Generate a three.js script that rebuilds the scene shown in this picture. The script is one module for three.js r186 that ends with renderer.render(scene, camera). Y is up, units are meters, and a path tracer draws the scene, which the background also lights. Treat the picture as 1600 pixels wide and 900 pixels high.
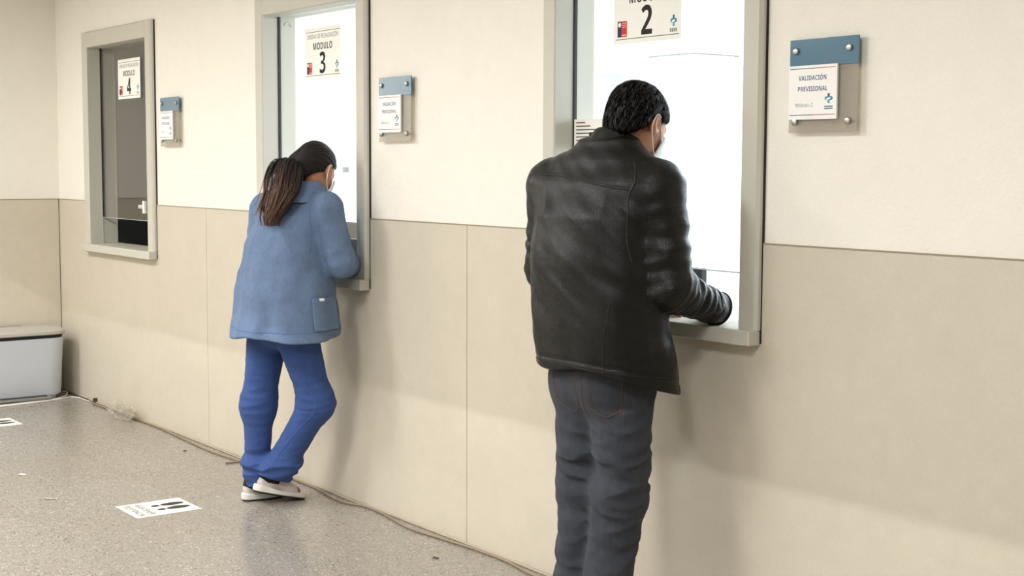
import * as THREE from 'three';
import { mergeGeometries, toCreasedNormals } from 'three/addons/utils/BufferGeometryUtils.js';
import { RoundedBoxGeometry } from 'three/addons/geometries/RoundedBoxGeometry.js';
import { RectAreaLightUniformsLib } from 'three/addons/lights/RectAreaLightUniformsLib.js';
import { ImprovedNoise } from 'three/addons/math/ImprovedNoise.js';

// ---------------------------------------------------------------- camera, lights, exposure
const scene = new THREE.Scene();
scene.background = new THREE.Color(0x000000);
const renderer = new THREE.WebGLRenderer({ antialias: true });
renderer.toneMapping = THREE.LinearToneMapping;
renderer.toneMappingExposure = 1.41;
renderer.shadowMap.enabled = true;
const camera = new THREE.PerspectiveCamera(2 * Math.atan(450 / 2196.654) * 180 / Math.PI, 16 / 9, 0.05, 60);
camera.rotation.order = 'YXZ';
camera.position.set(8.869, 1.4415, 3.011);
camera.rotation.set(-0.0867, 0.9324, 0.0044);
scene.add(camera);

RectAreaLightUniformsLib.init();
const HALL_CEIL = 2.6, HALL_X = 12, HALL_Z = 6.4, REAR_CEIL = 2.45, REAR_Z = -7.4, REAR_X0 = -3.2;
const LIGHT_HALL = 29, LIGHT_REAR = 92, LIGHT_TUBE = 620;
function area(w, h, color, intensity, pos, target) {
  const l = new THREE.RectAreaLight(color, intensity, w, h);
  l.position.set(...pos); l.lookAt(...target); scene.add(l); return l;
}

// ---------------------------------------------------------------- helpers
let seed = 7;
const rnd = () => { seed = (seed * 1664525 + 1013904223) >>> 0; return seed / 4294967296; };
const rr = (a, b) => a + (b - a) * rnd();
const NZ = new ImprovedNoise();
const noise = (x, y, z) => NZ.noise(x, y, z);
const V = (x, y, z) => new THREE.Vector3(x, y, z);
const taken = {};
function numbered(n) { const k = taken[n] = (taken[n] ?? -1) + 1; return k ? `${n}_${String(k).padStart(3, '0')}` : n; }
function tag(o, label, category, group, kind) {
  o.userData.label = label; o.userData.category = category;
  if (group) o.userData.group = group;
  if (kind) o.userData.kind = kind;
  return o;
}
function thing(name, label, category, pos = [0, 0, 0], group, kind) {
  const g = new THREE.Group(); g.name = numbered(name); g.position.set(...pos); scene.add(g);
  return tag(g, label, category, group, kind);
}
function mesh(name, geo, mat, parent = scene) {
  const m = new THREE.Mesh(geo, mat); m.name = parent === scene ? numbered(name) : name;
  m.castShadow = m.receiveShadow = true; parent.add(m); return m;
}
function struct(name, geo, mat, label, category) { return tag(mesh(name, geo, mat), label, category, null, 'structure'); }
// box between two corners
function bx(x0, x1, y0, y1, z0, z1) { const g = new THREE.BoxGeometry(x1 - x0, y1 - y0, z1 - z0); g.translate((x0 + x1) / 2, (y0 + y1) / 2, (z0 + z1) / 2); return worldUV(g); }
function rbx(x0, x1, y0, y1, z0, z1, r, s = 2) { const g = new RoundedBoxGeometry(x1 - x0, y1 - y0, z1 - z0, s, r); g.translate((x0 + x1) / 2, (y0 + y1) / 2, (z0 + z1) / 2); return worldUV(g); }
function worldUV(g) { // uv in metres by the way a face points
  const p = g.attributes.position, n = g.attributes.normal, uv = new Float32Array(p.count * 2);
  for (let i = 0; i < p.count; i++) {
    const ax = Math.abs(n.getX(i)), ay = Math.abs(n.getY(i)), az = Math.abs(n.getZ(i));
    let a, b;
    if (ay >= ax && ay >= az) { a = p.getX(i); b = p.getZ(i); } else if (ax > az) { a = p.getZ(i); b = p.getY(i); } else { a = p.getX(i); b = p.getY(i); }
    uv[2 * i] = a; uv[2 * i + 1] = b;
  }
  g.setAttribute('uv', new THREE.BufferAttribute(uv, 2)); return g;
}
const merge = a => mergeGeometries(a.map(g => g.index ? g.toNonIndexed() : g));
function tube(pts, r, seg = 60, rad = 8, closed = false) { return new THREE.TubeGeometry(new THREE.CatmullRomCurve3(pts.map(p => p.isVector3 ? p : V(...p)), closed), seg, r, rad, closed); }

// ---------------------------------------------------------------- textures
function dataTex(n, fn, srgb) { // fn(u,v) -> [r,g,b] 0..255, tiling is up to fn
  const d = new Uint8Array(n * n * 4);
  for (let y = 0; y < n; y++) for (let x = 0; x < n; x++) { const c = fn(x / n, y / n, x, y); const i = 4 * (y * n + x); d[i] = c[0]; d[i + 1] = c[1]; d[i + 2] = c[2]; d[i + 3] = 255; }
  const t = new THREE.DataTexture(d, n, n); t.magFilter = t.minFilter = THREE.LinearFilter; t.wrapS = t.wrapT = THREE.RepeatWrapping;
  if (srgb) t.colorSpace = THREE.SRGBColorSpace; t.needsUpdate = true; return t;
}
// tiling value noise
function tileNoise(n, seedv) { const g = new Float32Array(n * n); let s = seedv; for (let i = 0; i < g.length; i++) { s = (s * 1664525 + 1013904223) >>> 0; g[i] = s / 4294967296; }
  return (u, v) => { const x = (((u % 1) + 1) % 1) * n, y = (((v % 1) + 1) % 1) * n, xi = Math.floor(x), yi = Math.floor(y), fx = x - xi, fy = y - yi, sx = fx * fx * (3 - 2 * fx), sy = fy * fy * (3 - 2 * fy);
    const a = g[(yi % n) * n + xi % n], b = g[(yi % n) * n + (xi + 1) % n], c = g[((yi + 1) % n) * n + xi % n], d = g[((yi + 1) % n) * n + (xi + 1) % n];
    return a + (b - a) * sx + (c - a) * sy + (a - b - c + d) * sx * sy; }; }
const n8 = tileNoise(8, 1), n16 = tileNoise(16, 2), n32 = tileNoise(32, 3), n64 = tileNoise(64, 4), n128 = tileNoise(128, 5), n256 = tileNoise(256, 6);
function rep(t, s, sy) { const c = t.clone(); c.repeat.set(s, sy ?? s); c.needsUpdate = true; return c; }
function canvasTex(w, h, draw) {
  const c = document.createElement('canvas'); c.width = w; c.height = h; const x = c.getContext('2d'); draw(x, w, h);
  const t = new THREE.CanvasTexture(c); t.colorSpace = THREE.SRGBColorSpace; t.anisotropy = 8; return t;
}
// terrazzo: chips of several tones in a grey-beige binder, 1.2 m per tile of the texture
const terrazzoTex = canvasTex(2048, 2048, (x, w, h) => {
  x.fillStyle = '#938d82'; x.fillRect(0, 0, w, h);
  const tones = ['#a49e93', '#b1aca2', '#7f796f', '#6e685f', '#9a9489', '#88827a', '#c0bbb1', '#5c564e', '#a09a8f'];
  for (let i = 0; i < 30000; i++) {
    const cx = rnd() * w, cy = rnd() * h, r = rnd() < .12 ? rr(6, 11) : rr(2, 6.5), k = 5, a0 = rnd() * 7; x.fillStyle = tones[Math.floor(rnd() * tones.length)];
    const pts = []; for (let j = 0; j < k; j++) { const a = a0 + j / k * 6.283, q = r * rr(.6, 1.15); pts.push([Math.cos(a) * q, Math.sin(a) * q]); }
    for (const ox of [-w, 0, w]) for (const oy of [-h, 0, h]) { if (cx + ox < -12 || cx + ox > w + 12 || cy + oy < -12 || cy + oy > h + 12) continue; x.beginPath(); pts.forEach((p, j) => j ? x.lineTo(cx + ox + p[0], cy + oy + p[1]) : x.moveTo(cx + ox + p[0], cy + oy + p[1])); x.fill(); }
  }
});
terrazzoTex.wrapS = terrazzoTex.wrapT = THREE.RepeatWrapping; terrazzoTex.repeat.set(1 / 1.2, 1 / 1.2);
const roughTex = dataTex(256, (u, v) => { const k = 150 + 70 * (n8(u, v) * .5 + n32(u, v) * .3 + n128(u, v) * .2 - .5); return [k, k, k]; });
const plasterBump = dataTex(256, (u, v) => { const k = 255 * (n32(u, v) * .35 + n64(u, v) * .3 + n128(u, v) * .35); return [k, k, k]; });
const mottle = (base, amp) => dataTex(512, (u, v) => { const k = 1 + amp * (n8(u, v) * .3 + n32(u, v) * .3 + n256(u, v) * .4 - .5); return base.map(c => Math.min(255, c * k)); }, true);
const leatherBump = dataTex(512, (u, v) => { const a = Math.abs(n64(u, v) - .5) * 2, b = Math.abs(n128(u, v) - .5) * 2, c = n256(u, v); const k = 255 * Math.min(1, .25 + .45 * Math.sqrt(a * .6 + b * .4) + .25 * c); return [k, k, k]; });
const fleeceBump = dataTex(512, (u, v) => { const k = 255 * (n64(u, v) * .3 + n128(u, v) * .35 + n256(u, v) * .35); return [k, k, k]; });
const denimBump = dataTex(256, (u, v) => { const k = 128 + 70 * Math.sin((u * 1 + v * 1) * 6.2832 * 24) + 60 * (n128(u, v) - .5); return [k, k, k]; });

// ---------------------------------------------------------------- materials
const std = (color, roughness = .7, extra = {}) => new THREE.MeshPhysicalMaterial({ color, roughness, ...extra });
const M = {};
M.cream = std(0xffffff, .62, { map: rep(mottle([240, 235, 223], .03), .7), bumpMap: rep(plasterBump, 3), bumpScale: .0006 });
M.beige = std(0xffffff, .38, { map: rep(mottle([206, 197, 179], .05), .8), bumpMap: rep(plasterBump, 5), bumpScale: .0002 });
M.beigeTrim = std(0x958a72, .5);
M.joint = std(0x5c5344, .9);
M.frame = std(0xc8c5b7, .5, { bumpMap: rep(plasterBump, 6), bumpScale: .00015 });
M.gasket = std(0x2a2420, .8);
M.blackSeal = std(0x0c0c0c, .6);
M.ceil = std(0xe9e6de, .9, { bumpMap: rep(plasterBump, 2), bumpScale: .001 });
M.rearWall = std(0xf2f4f2, .8);
M.terrazzo = std(0xffffff, .3, { map: terrazzoTex, roughnessMap: rep(roughTex, 1), roughness: .42 });
M.terrazzoB = std(0xfdfcfa, .3, { map: terrazzoTex, roughnessMap: rep(roughTex, 1), roughness: .42 });
M.grout = std(0x7b766c, .9);
M.glass = new THREE.MeshPhysicalMaterial({ color: 0xffffff, transmission: 1, roughness: 0, thickness: 0, ior: 1.5 });
M.metal = std(0xb8b6b0, .28, { metalness: 1 });
M.paper = std(0xf6f4ec, .8);
M.black = std(0x131313, .45);
M.darkPlastic = std(0x0c0c0d, .55);

// ---------------------------------------------------------------- structure: waiting hall
const W = [ // openings: outer left, inner left, inner right, outer right
  { n: 4, ol: .521, il: .607, ir: 1.497, or: 1.575 },
  { n: 3, ol: 2.821, il: 2.900, ir: 3.752, or: 3.826 },
  { n: 2, ol: 5.015, il: 5.086, ir: 5.963, or: 6.035 },
];
const SILL_B = .922, SILL_T = .967, HEAD_IN = 2.126, HEAD_OUT = 2.2195, DADO = 1.222, T = .145, PANE_Z = -.06, PANE_B = 1.125;
{ // main wall with the three openings
  const s = new THREE.Shape(); s.moveTo(-.2, 0); s.lineTo(HALL_X + .2, 0); s.lineTo(HALL_X + .2, 2.9); s.lineTo(-.2, 2.9); s.closePath();
  for (const w of W) { const h = new THREE.Path(); const e = .012; h.moveTo(w.il - e, SILL_B + .012); h.lineTo(w.il - e, HEAD_IN + e); h.lineTo(w.ir + e, HEAD_IN + e); h.lineTo(w.ir + e, SILL_B + .012); h.closePath(); s.holes.push(h); }
  const g = new THREE.ExtrudeGeometry(s, { depth: T, bevelEnabled: false }); g.translate(0, 0, -T); g.computeVertexNormals(); worldUV(g);
  const wall = struct('wall_back', g, M.cream, 'cream painted wall above beige panels with three service windows', 'wall');
  // beige cladding panels, cut around the window frames
  const seams = [.004, 2.209, 4.534, HALL_X];
  for (let i = 0; i < 3; i++) {
    const a = seams[i] + (i ? .0016 : 0), b = seams[i + 1] - .0016, p = new THREE.Shape();
    p.moveTo(a, .004);
    p.lineTo(b, .004); p.lineTo(b, DADO - .004);
    for (const w of W.filter(w => w.or > a && w.ol < b).sort((q, r) => r.or - q.or)) { p.lineTo(w.or - .004, DADO - .004); p.lineTo(w.or - .004, SILL_B + .004); p.lineTo(w.ol + .004, SILL_B + .004); p.lineTo(w.ol + .004, DADO - .004); }
    p.lineTo(a, DADO - .004); p.closePath();
    const pg = new THREE.ExtrudeGeometry(p, { depth: .005, bevelEnabled: false }); worldUV(pg);
    mesh('panel', pg, M.beige, wall);
    if (i) mesh('panel_joint', bx(seams[i] - .0016, seams[i] + .0016, .004, DADO - .004, .0002, .0022), M.joint, wall);
  }
}
{ // left wall
  const wall = struct('wall_left', bx(-.2, 0, 0, 2.9, 0, HALL_Z), M.cream, 'cream painted end wall behind the pedal bin', 'wall');
  mesh('panel', bx(0, .005, .004, DADO - .004, .010, 3.3), M.beige, wall);
  mesh('panel', bx(0, .005, .004, DADO - .004, 3.303, HALL_Z), M.beige, wall);
}
{ // dado trim strips and the corner joint
  const parts = []; let x = .004;
  for (const w of W) { parts.push(bx(x, w.ol + .004, DADO - .004, DADO, 0, .0065)); x = w.or - .001; }
  parts.push(bx(x, HALL_X, DADO - .004, DADO, 0, .0065));
  struct('trim_1', merge(parts), M.beigeTrim, 'thin brown-grey strip between cream paint and beige panels on the window wall', 'trim');
  struct('trim_2', bx(0, .0065, DADO - .004, DADO, .01, HALL_Z), M.beigeTrim, 'thin brown-grey strip between cream paint and beige panels on the end wall', 'trim');
  struct('trim_3', bx(.0005, .004, .004, DADO, .0052, .01), M.joint, 'dark vertical joint in the corner of the beige panels', 'trim');
}
struct('wall_right', bx(HALL_X, HALL_X + .2, 0, 2.9, 0, HALL_Z), M.cream, 'cream end wall of the hall opposite the pedal bin wall', 'wall');
struct('wall_front', bx(-.2, HALL_X + .2, 0, 2.9, HALL_Z, HALL_Z + .2), M.cream, 'cream long wall of the hall opposite the service windows', 'wall');
{ // floor of terrazzo tiles
  const f = struct('floor', bx(-.2, HALL_X + .2, -.2, -.004, -T, HALL_Z + .2), M.grout, 'grey-beige speckled terrazzo tile floor', 'floor');
  const S = .62, zs = [0], xs = [0];
  for (let z = 1.219 - S; z < HALL_Z; z += S) zs.push(z);
  for (let x = 3.866 - 6 * S; x < HALL_X; x += S) if (x > .02) xs.push(x);
  zs.push(HALL_Z); xs.push(HALL_X);
  for (let i = 0; i + 1 < xs.length; i++) for (let j = 0; j + 1 < zs.length; j++) mesh('tile', bx(xs[i] + .0005, xs[i + 1] - .0005, -.01, 0, zs[j] + .0005, zs[j + 1] - .0005), (i * 7 + j * 3) % 5 < 2 ? M.terrazzoB : M.terrazzo, f);
}
const Z1 = 3.2, Z2 = 3.5; // light trough in the ceiling, parallel to the window wall
{
  const c = struct('ceiling', merge([bx(-.2, HALL_X + .2, HALL_CEIL, HALL_CEIL + .3, -T, Z1), bx(-.2, HALL_X + .2, HALL_CEIL, HALL_CEIL + .3, Z2, HALL_Z + .2)]), M.ceil, 'white plaster ceiling of the hall with a recessed light trough', 'ceiling');
  mesh('trough', merge([bx(-.2, HALL_X + .2, HALL_CEIL + .205, HALL_CEIL + .3, Z1, Z2)]), M.ceil, c);
}
{ // linear tube in the trough
  const y = HALL_CEIL + .655 * .27, z = Z1 + .27, L = HALL_X - .4;
  const t = thing('tube_light', 'long thin light tube in the ceiling trough', 'light', [HALL_X / 2, y, z]);
  const g = new THREE.CylinderGeometry(.007, .007, L, 12); g.rotateZ(Math.PI / 2);
  mesh('lamp_tube', g, new THREE.MeshStandardMaterial({ color: 0xffffff, emissive: 0xfdfdff, emissiveIntensity: 3 }), t);
  for (let i = 0; i < 7; i++) { const x = -L / 2 + .1 + i * (L - .2) / 6; mesh('clip', bx(x - .01, x + .01, -.006, .022, .006, .03), M.frame, t); }
  area(L, .0025, 0xfdfdff, LIGHT_TUBE, [HALL_X / 2, y - .006, z - .008], [HALL_X / 2, y - .006 - .55, z - .008 - .83]);
}
function ceilPanel(x, z, y, size, color, intensity, label, group) {
  const t = thing('ceiling_light', label, 'light', [x, y, z], group), h = size / 2;
  mesh('frame', merge([bx(-h - .012, h + .012, -.012, 0, -h - .012, -h), bx(-h - .012, h + .012, -.012, 0, h, h + .012), bx(-h - .012, -h, -.012, 0, -h, h), bx(h, h + .012, -.012, 0, -h, h)]), std(0x9fa2a2, .5), t);
  mesh('diffuser', bx(-h, h, -.008, -.001, -h, h), new THREE.MeshStandardMaterial({ color: 0xffffff, emissive: color, emissiveIntensity: 2.2 }), t);
  area(size, size, color, intensity, [x, y - .014, z], [x, 0, z]);
}
for (const x of [.9, 2.9, 5.0, 7.3]) ceilPanel(x, 2.2, HALL_CEIL, .6, 0xfdfdff, LIGHT_HALL, 'square light panel in the hall ceiling', 'hall ceiling panels');
for (const x of [1.7, 4.6]) ceilPanel(x, 4.9, HALL_CEIL, .6, 0xfdfdff, LIGHT_HALL, 'square light panel in the hall ceiling', 'hall ceiling panels');

// ---------------------------------------------------------------- structure: rooms behind the windows
{
  const fl = struct('floor_rear', bx(REAR_X0, HALL_X, -.2, -.002, REAR_Z, -T), std(0xb4b4b0, .5), 'pale floor of the office behind the windows', 'floor');
  struct('ceiling_rear', bx(REAR_X0 - .2, HALL_X, REAR_CEIL, REAR_CEIL + .3, REAR_Z - .2, -T), M.rearWall, 'white ceiling of the office behind the windows', 'ceiling');
  struct('wall_rear', bx(REAR_X0 - .2, HALL_X, 0, REAR_CEIL, REAR_Z - .2, REAR_Z), M.rearWall, 'white far wall of the office', 'wall');
  struct('wall_rear_left', bx(REAR_X0 - .2, REAR_X0, 0, REAR_CEIL, REAR_Z, -T), M.rearWall, 'white end wall of the office', 'wall');
  struct('wall_rear_right', bx(7.4, 7.6, 0, REAR_CEIL, REAR_Z, -T), M.rearWall, 'white side wall of the office', 'wall');
  struct('wall_partition', bx(2.12, 2.2, 0, REAR_CEIL, -2.2, -T), M.rearWall, 'white partition between the lit office and the dark booth', 'wall');
  struct('wall_booth', bx(REAR_X0, 2.2, 0, REAR_CEIL, -2.28, -2.2), M.rearWall, 'back wall of the unlit booth', 'wall');
  struct('trim_4', bx(.86, .94, REAR_CEIL - .07, REAR_CEIL, REAR_Z, -2.28), M.rearWall, 'shallow white ceiling beam in the office', 'trim');
}
const rearPos = [[-.6, -6.08], [4.4, -6.08], [6.4, -6.08], [-2.2, -3.4], [4.4, -3.6], [6.6, -3.2]];
for (const [x, z] of rearPos) ceilPanel(x, z, REAR_CEIL, .56, 0xeaf4ff, LIGHT_REAR, 'square light panel in the office ceiling behind the windows', 'office ceiling panels');

// ---------------------------------------------------------------- service windows
for (const w of W) {
  const lab = { 4: 'grey framed service window of the dark booth', 3: 'grey framed service window where the person in blue stands', 2: 'grey framed service window where the person in the dark jacket stands' }[w.n];
  const g = new THREE.Group(); g.name = 'window_' + (5 - w.n); scene.add(g); tag(g, lab, 'window', null, 'structure');
  const F = .028, e = .012;
  // flange faces with a chamfered outer edge, swept as profiles in (u outward, z)
  const prof = (wd) => { const s = new THREE.Shape(); s.moveTo(0, -T); s.lineTo(e, -T); s.lineTo(e, .003); s.lineTo(wd, .003); s.lineTo(wd, .018); s.lineTo(wd - .009, F); s.lineTo(.004, F); s.lineTo(0, F - .004); s.closePath(); return s; };
  const jl = new THREE.ExtrudeGeometry(prof(w.il - w.ol), { depth: HEAD_OUT - SILL_T, bevelEnabled: false });
  // shape x -> outward (-x world), y -> z world, extrude -> y world
  const place = (geo, fn) => { const p = geo.attributes.position; for (let i = 0; i < p.count; i++) { const q = fn(p.getX(i), p.getY(i), p.getZ(i)); p.setXYZ(i, ...q); } return geo; };
  const flip = geo => { const n = geo.index ? geo.toNonIndexed() : geo, p = n.attributes.position; for (let i = 0; i < p.count; i += 3) { const a = [p.getX(i + 1), p.getY(i + 1), p.getZ(i + 1)]; p.setXYZ(i + 1, p.getX(i + 2), p.getY(i + 2), p.getZ(i + 2)); p.setXYZ(i + 2, ...a); } return n; };
  const fin = geo => { geo.computeVertexNormals(); return worldUV(geo); };
  mesh('jamb', fin(flip(flip(place(jl, (u, z, h) => [w.il - u, SILL_T + h, z])))), M.frame, g);
  const jr = new THREE.ExtrudeGeometry(prof(w.or - w.ir), { depth: HEAD_OUT - SILL_T, bevelEnabled: false });
  mesh('jamb', fin(flip(place(jr, (u, z, h) => [w.ir + u, SILL_T + h, z]))), M.frame, g);
  const hd = new THREE.ExtrudeGeometry(prof(HEAD_OUT - HEAD_IN), { depth: w.ir - w.il, bevelEnabled: false });
  mesh('header', fin(place(hd, (u, z, h) => [w.il + h, HEAD_IN + u, z])), M.frame, g);
  const sl = mesh('sill', merge([rbx(w.ol - .002, w.or - .001, SILL_B, SILL_T, .0055, .055, .005), bx(w.il - e, w.ir + e, SILL_B + .012, SILL_T - .001, -T - .02, .02)]), M.frame, g);
  mesh('gasket', merge([bx(w.or - .004, w.or + .0028, SILL_B + .006, HEAD_OUT - .002, 0, .0072), bx(w.ol + .004, w.ol + .008, SILL_T, HEAD_OUT - .002, 0, .0032), bx(w.ol + .004, w.or - .004, HEAD_OUT - .006, HEAD_OUT - .003, 0, .0032)]), M.gasket, g);
  mesh('glass_pane', bx(w.il + .004, w.ir - .004, PANE_B, HEAD_IN - .002, PANE_Z - .004, PANE_Z + .004), M.glass, g);
  mesh('pane_seal', merge([bx(w.il, w.il + .0045, PANE_B, HEAD_IN, PANE_Z - .007, PANE_Z + .007), bx(w.ir - .0045, w.ir, PANE_B, HEAD_IN, PANE_Z - .007, PANE_Z + .007)]), M.blackSeal, g);
  mesh('pane_bead', merge([bx(w.il, w.il + .003, SILL_T, PANE_B, PANE_Z + .004, PANE_Z + .009), bx(w.il, w.ir, PANE_B - .003, PANE_B, PANE_Z - .006, PANE_Z + .006)]), std(0xb9bbb3, .35), g);
  if (w.n === 4) { mesh('lock_plate', rbx(1.262, 1.29, 1.165, 1.235, PANE_Z + .005, PANE_Z + .022, .003), std(0xf0f0e8, .4), g); mesh('lock_lever', rbx(1.185, 1.262, 1.19, 1.212, PANE_Z + .006, PANE_Z + .016, .004), std(0xc9cac4, .3), g); }
  if (w.n === 3) { const hk = new THREE.TorusGeometry(.017, .003, 8, 20, Math.PI); hk.rotateY(Math.PI / 2); hk.translate(w.il + .002, 2.085, -.105); mesh('hook', hk, M.metal, g); }
}

// ---------------------------------------------------------------- printed matter
function sansFit(x, text, cx, y, size, maxw, weight = '', align = 'center') { x.font = `${weight} ${size}px sans-serif`; x.textAlign = align; x.fillText(text, cx, y, maxw); }
function crossLogo(x, cx, cy, s) { // teal cross emblem with a swoosh
  x.fillStyle = '#1f4e5f'; x.beginPath(); x.roundRect(cx - s * .22, cy - s, s * .44, s * .75, s * .12); x.fill();
  x.fillStyle = '#2c7f9e'; x.beginPath(); x.roundRect(cx - s * .8, cy - s * .38, s * 1.6, s * .72, s * .3); x.fill();
  x.fillStyle = '#54a9bd'; x.beginPath(); x.roundRect(cx - s * .25, cy + s * .2, s * .5, s * .8, s * .2); x.fill();
  x.fillStyle = '#ffffff'; x.beginPath(); x.ellipse(cx - s * .08, cy + s * .05, s * .5, s * .2, -.3, 0, 7); x.fill();
}
function moduleSheet(num) {
  return canvasTex(1024, 700, (x, w, h) => {
    x.fillStyle = '#fbfaf2'; x.fillRect(0, 0, w, h);
    x.fillStyle = '#55514a'; x.fillRect(30, 52, w - 60, 7); x.fillRect(30, h - 52, w - 60, 7);
    x.fillStyle = '#4b4842'; sansFit(x, 'UNIDAD DE RECAUDACIÓN', w / 2, 148, 82, 880);
    x.fillStyle = '#2f2c29'; sansFit(x, 'MODULO', w / 2, 300, 128, 570, 'bold');
    x.fillStyle = '#141210'; sansFit(x, String(num), w / 2, 625, 400, 190, 'bold');
    x.fillStyle = '#27315f'; x.fillRect(60, 470, 62, 160); x.fillStyle = '#f4f1ea'; x.beginPath(); x.arc(92, 505, 24, 0, 7); x.fill();
    x.fillStyle = '#cf3830'; x.fillRect(122, 470, 88, 160); x.fillStyle = '#ffd9d2'; for (const y of [488, 508, 528]) x.fillRect(130, y, 66, 6); x.fillRect(130, 606, 66, 9);
    crossLogo(x, 915, 520, 56); x.fillStyle = '#8b8b84'; for (let i = 0; i < 4; i++) x.fillRect(862 + i * 27, 592, 20, 36);
  });
}
for (const w of W) {
  const X = { 4: [.893, 1.226], 3: [3.163, 3.488], 2: [5.296, 5.617] }[w.n], yb = { 4: 1.815, 3: 1.823, 2: 1.84 }[w.n], yt = yb + .226;
  const g = new THREE.BoxGeometry(X[1] - X[0], yt - yb, .0012); g.translate((X[0] + X[1]) / 2, (yt + yb) / 2, PANE_Z + .0052);
  const pm = std(0xffffff, .75, { map: moduleSheet(w.n) });
  tag(mesh('notice_sheet', g, [M.paper, M.paper, M.paper, M.paper, pm, M.paper]), `white sheet with large black number ${w.n} taped on the glass ${{ 4: 'of the dark booth', 3: 'above the ponytail', 2: 'above the leather jacket' }[w.n]}`, 'notice', 'module number sheets');
}
function card(num) {
  return canvasTex(512, 560, (x, w, h) => {
    x.fillStyle = '#f7f5f0'; x.fillRect(0, 0, w, h);
    for (const y of [28, h - 50]) { x.fillStyle = '#39496f'; x.fillRect(14, y, w * .5, 8); x.fillStyle = '#b2635c'; x.fillRect(14 + w * .5, y, w * .44, 8); }
    x.fillStyle = '#3a4a78'; sansFit(x, 'VALIDACIÓN', w * .5, 155, 68, 300, 'bold'); sansFit(x, 'PREVISIONAL', w * .5, 268, 68, 320, 'bold');
    x.fillStyle = '#6b7280'; sansFit(x, 'Módulo ' + num, w * .33, 430, 54, 190);
    x.save(); x.translate(430, 350); crossLogo(x, 0, 0, 52); x.restore();
    x.fillStyle = '#5f7a9a'; x.fillRect(385, 425, 88, 14); x.fillRect(385, 446, 88, 14);
  });
}
const acrylic = new THREE.MeshPhysicalMaterial({ color: 0xe2ded6, transmission: .78, roughness: .12, thickness: 0, ior: 1.45 });
const blueBand = std(0x46748c, .12, { clearcoat: 1, clearcoatRoughness: .04 });
for (const [num, gx, lab] of [[4, 1.687, 'dark booth'], [3, 3.929, 'blue fleece person'], [2, 6.141, 'leather jacket person']]) {
  const t = thing('wall_sign', `clear acrylic sign with blue top and module ${num} card beside the ${lab}`, 'sign', [gx, 1.5365, 0], 'acrylic wall signs');
  const w = .243, h = .2565, z0 = .018, z1 = .0225;
  mesh('acrylic_plate', rbx(0, w, 0, h - .075, z0, z1, .0015), acrylic, t);
  mesh('blue_band', rbx(0, w, h - .075, h, z0, z1, .0015), blueBand, t);
  const cg = new THREE.BoxGeometry(.172, .148, .006); cg.translate(.005 + .086, .036 + .074, z1 + .0045);
  mesh('card', cg, [M.paper, M.paper, M.paper, M.paper, std(0xffffff, .55, { map: card(num) }), M.paper], t);
  for (const [sx, sy] of [[.025, .03], [w - .03, .03], [.025, h - .032], [w - .03, h - .032]]) {
    const c = new THREE.LatheGeometry([[0, .0305], [.007, .0302], [.0095, .0285], [.0095, z1], [.006, z1], [.006, 0]].map(q => new THREE.Vector2(...q)), 18); c.rotateX(Math.PI / 2); c.translate(sx, sy, 0); mesh('standoff', c, M.metal, t);
  }
}
// floor stickers
const stickerTex = canvasTex(700, 800, (x, w, h) => {
  x.fillStyle = '#f4f1e6'; x.fillRect(0, 0, w, h); x.strokeStyle = '#8b857a'; x.lineWidth = 4; x.strokeRect(18, 18, w - 36, h - 36);
  x.fillStyle = '#1d1b18';
  for (const cx of [250, 450]) { x.beginPath(); x.ellipse(cx, 190, 72, 148, 0, 0, 7); x.fill(); x.fillRect(cx - 50, 190, 100, 110); x.clearRect(0, 0, 0, 0); x.beginPath(); x.roundRect(cx - 46, 350, 92, 100, 36); x.fill(); }
  sansFit(x, 'MANTENER', w / 2, 610, 110, 560, 'bold'); sansFit(x, 'DISTANCIA', w / 2, 735, 110, 580, 'bold');
  x.fillRect(610, 60, 34, 22);
});
for (const [x, z, lab] of [[3.312, .736, 'white floor sticker with black footprints beside the person in blue'], [.94, .735, 'white floor sticker with black footprints in front of the pedal bin']]) {
  const g = new THREE.BoxGeometry(.242, .0008, .282);
  tag(mesh('floor_sticker', g, [M.paper, M.paper, std(0xffffff, .45, { map: stickerTex }), M.paper, M.paper, M.paper]), lab, 'sticker', 'distance stickers').position.set(x, .0005, z);
}
// notices behind the glass
{
  const tx = canvasTex(320, 200, (x, w, h) => { x.fillStyle = '#f3f1e6'; x.fillRect(0, 0, w, h); x.fillStyle = '#5c594f'; for (let i = 0; i < 7; i++) x.fillRect(20, 20 + i * 24, 90 + (i * 53) % 110, 8); x.fillStyle = '#2d2b28'; x.fillRect(150, 90, 90, 26); });
  const g = new THREE.BoxGeometry(.17, .1, .0012);
  tag(mesh('notice_sheet', g, [M.paper, M.paper, M.paper, M.paper, std(0xffffff, .8, { map: tx }), M.paper]), 'small printed notice taped low on the glass beside the dark jacket person', 'notice').position.set(5.178, 1.551, PANE_Z + .0052);
  const tx2 = canvasTex(512, 700, (x, w, h) => { x.fillStyle = '#ffffff'; x.fillRect(0, 0, w, h); x.strokeStyle = '#b9bcbc'; x.lineWidth = 3; x.fillStyle = '#777b7c'; x.fillRect(40, 40, 66, 60); x.fillStyle = '#b0b4b4'; for (let r = 0; r < 9; r++) for (let c = 0; c < 4; c++) { x.strokeRect(40 + c * 108, 130 + r * 58, 108, 58); x.fillRect(52 + c * 108, 150 + r * 58, 30 + (r * 31 + c * 17) % 50, 9); } });
  const g2 = new THREE.BoxGeometry(.0012, .34, .30);
  tag(mesh('wall_chart', g2, [std(0xffffff, .8, { map: tx2 }), M.paper, M.paper, M.paper, M.paper, M.paper]), 'white printed chart on the office partition behind the blue jacket', 'chart').position.set(2.2012, 1.28, -.92);
}
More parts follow.
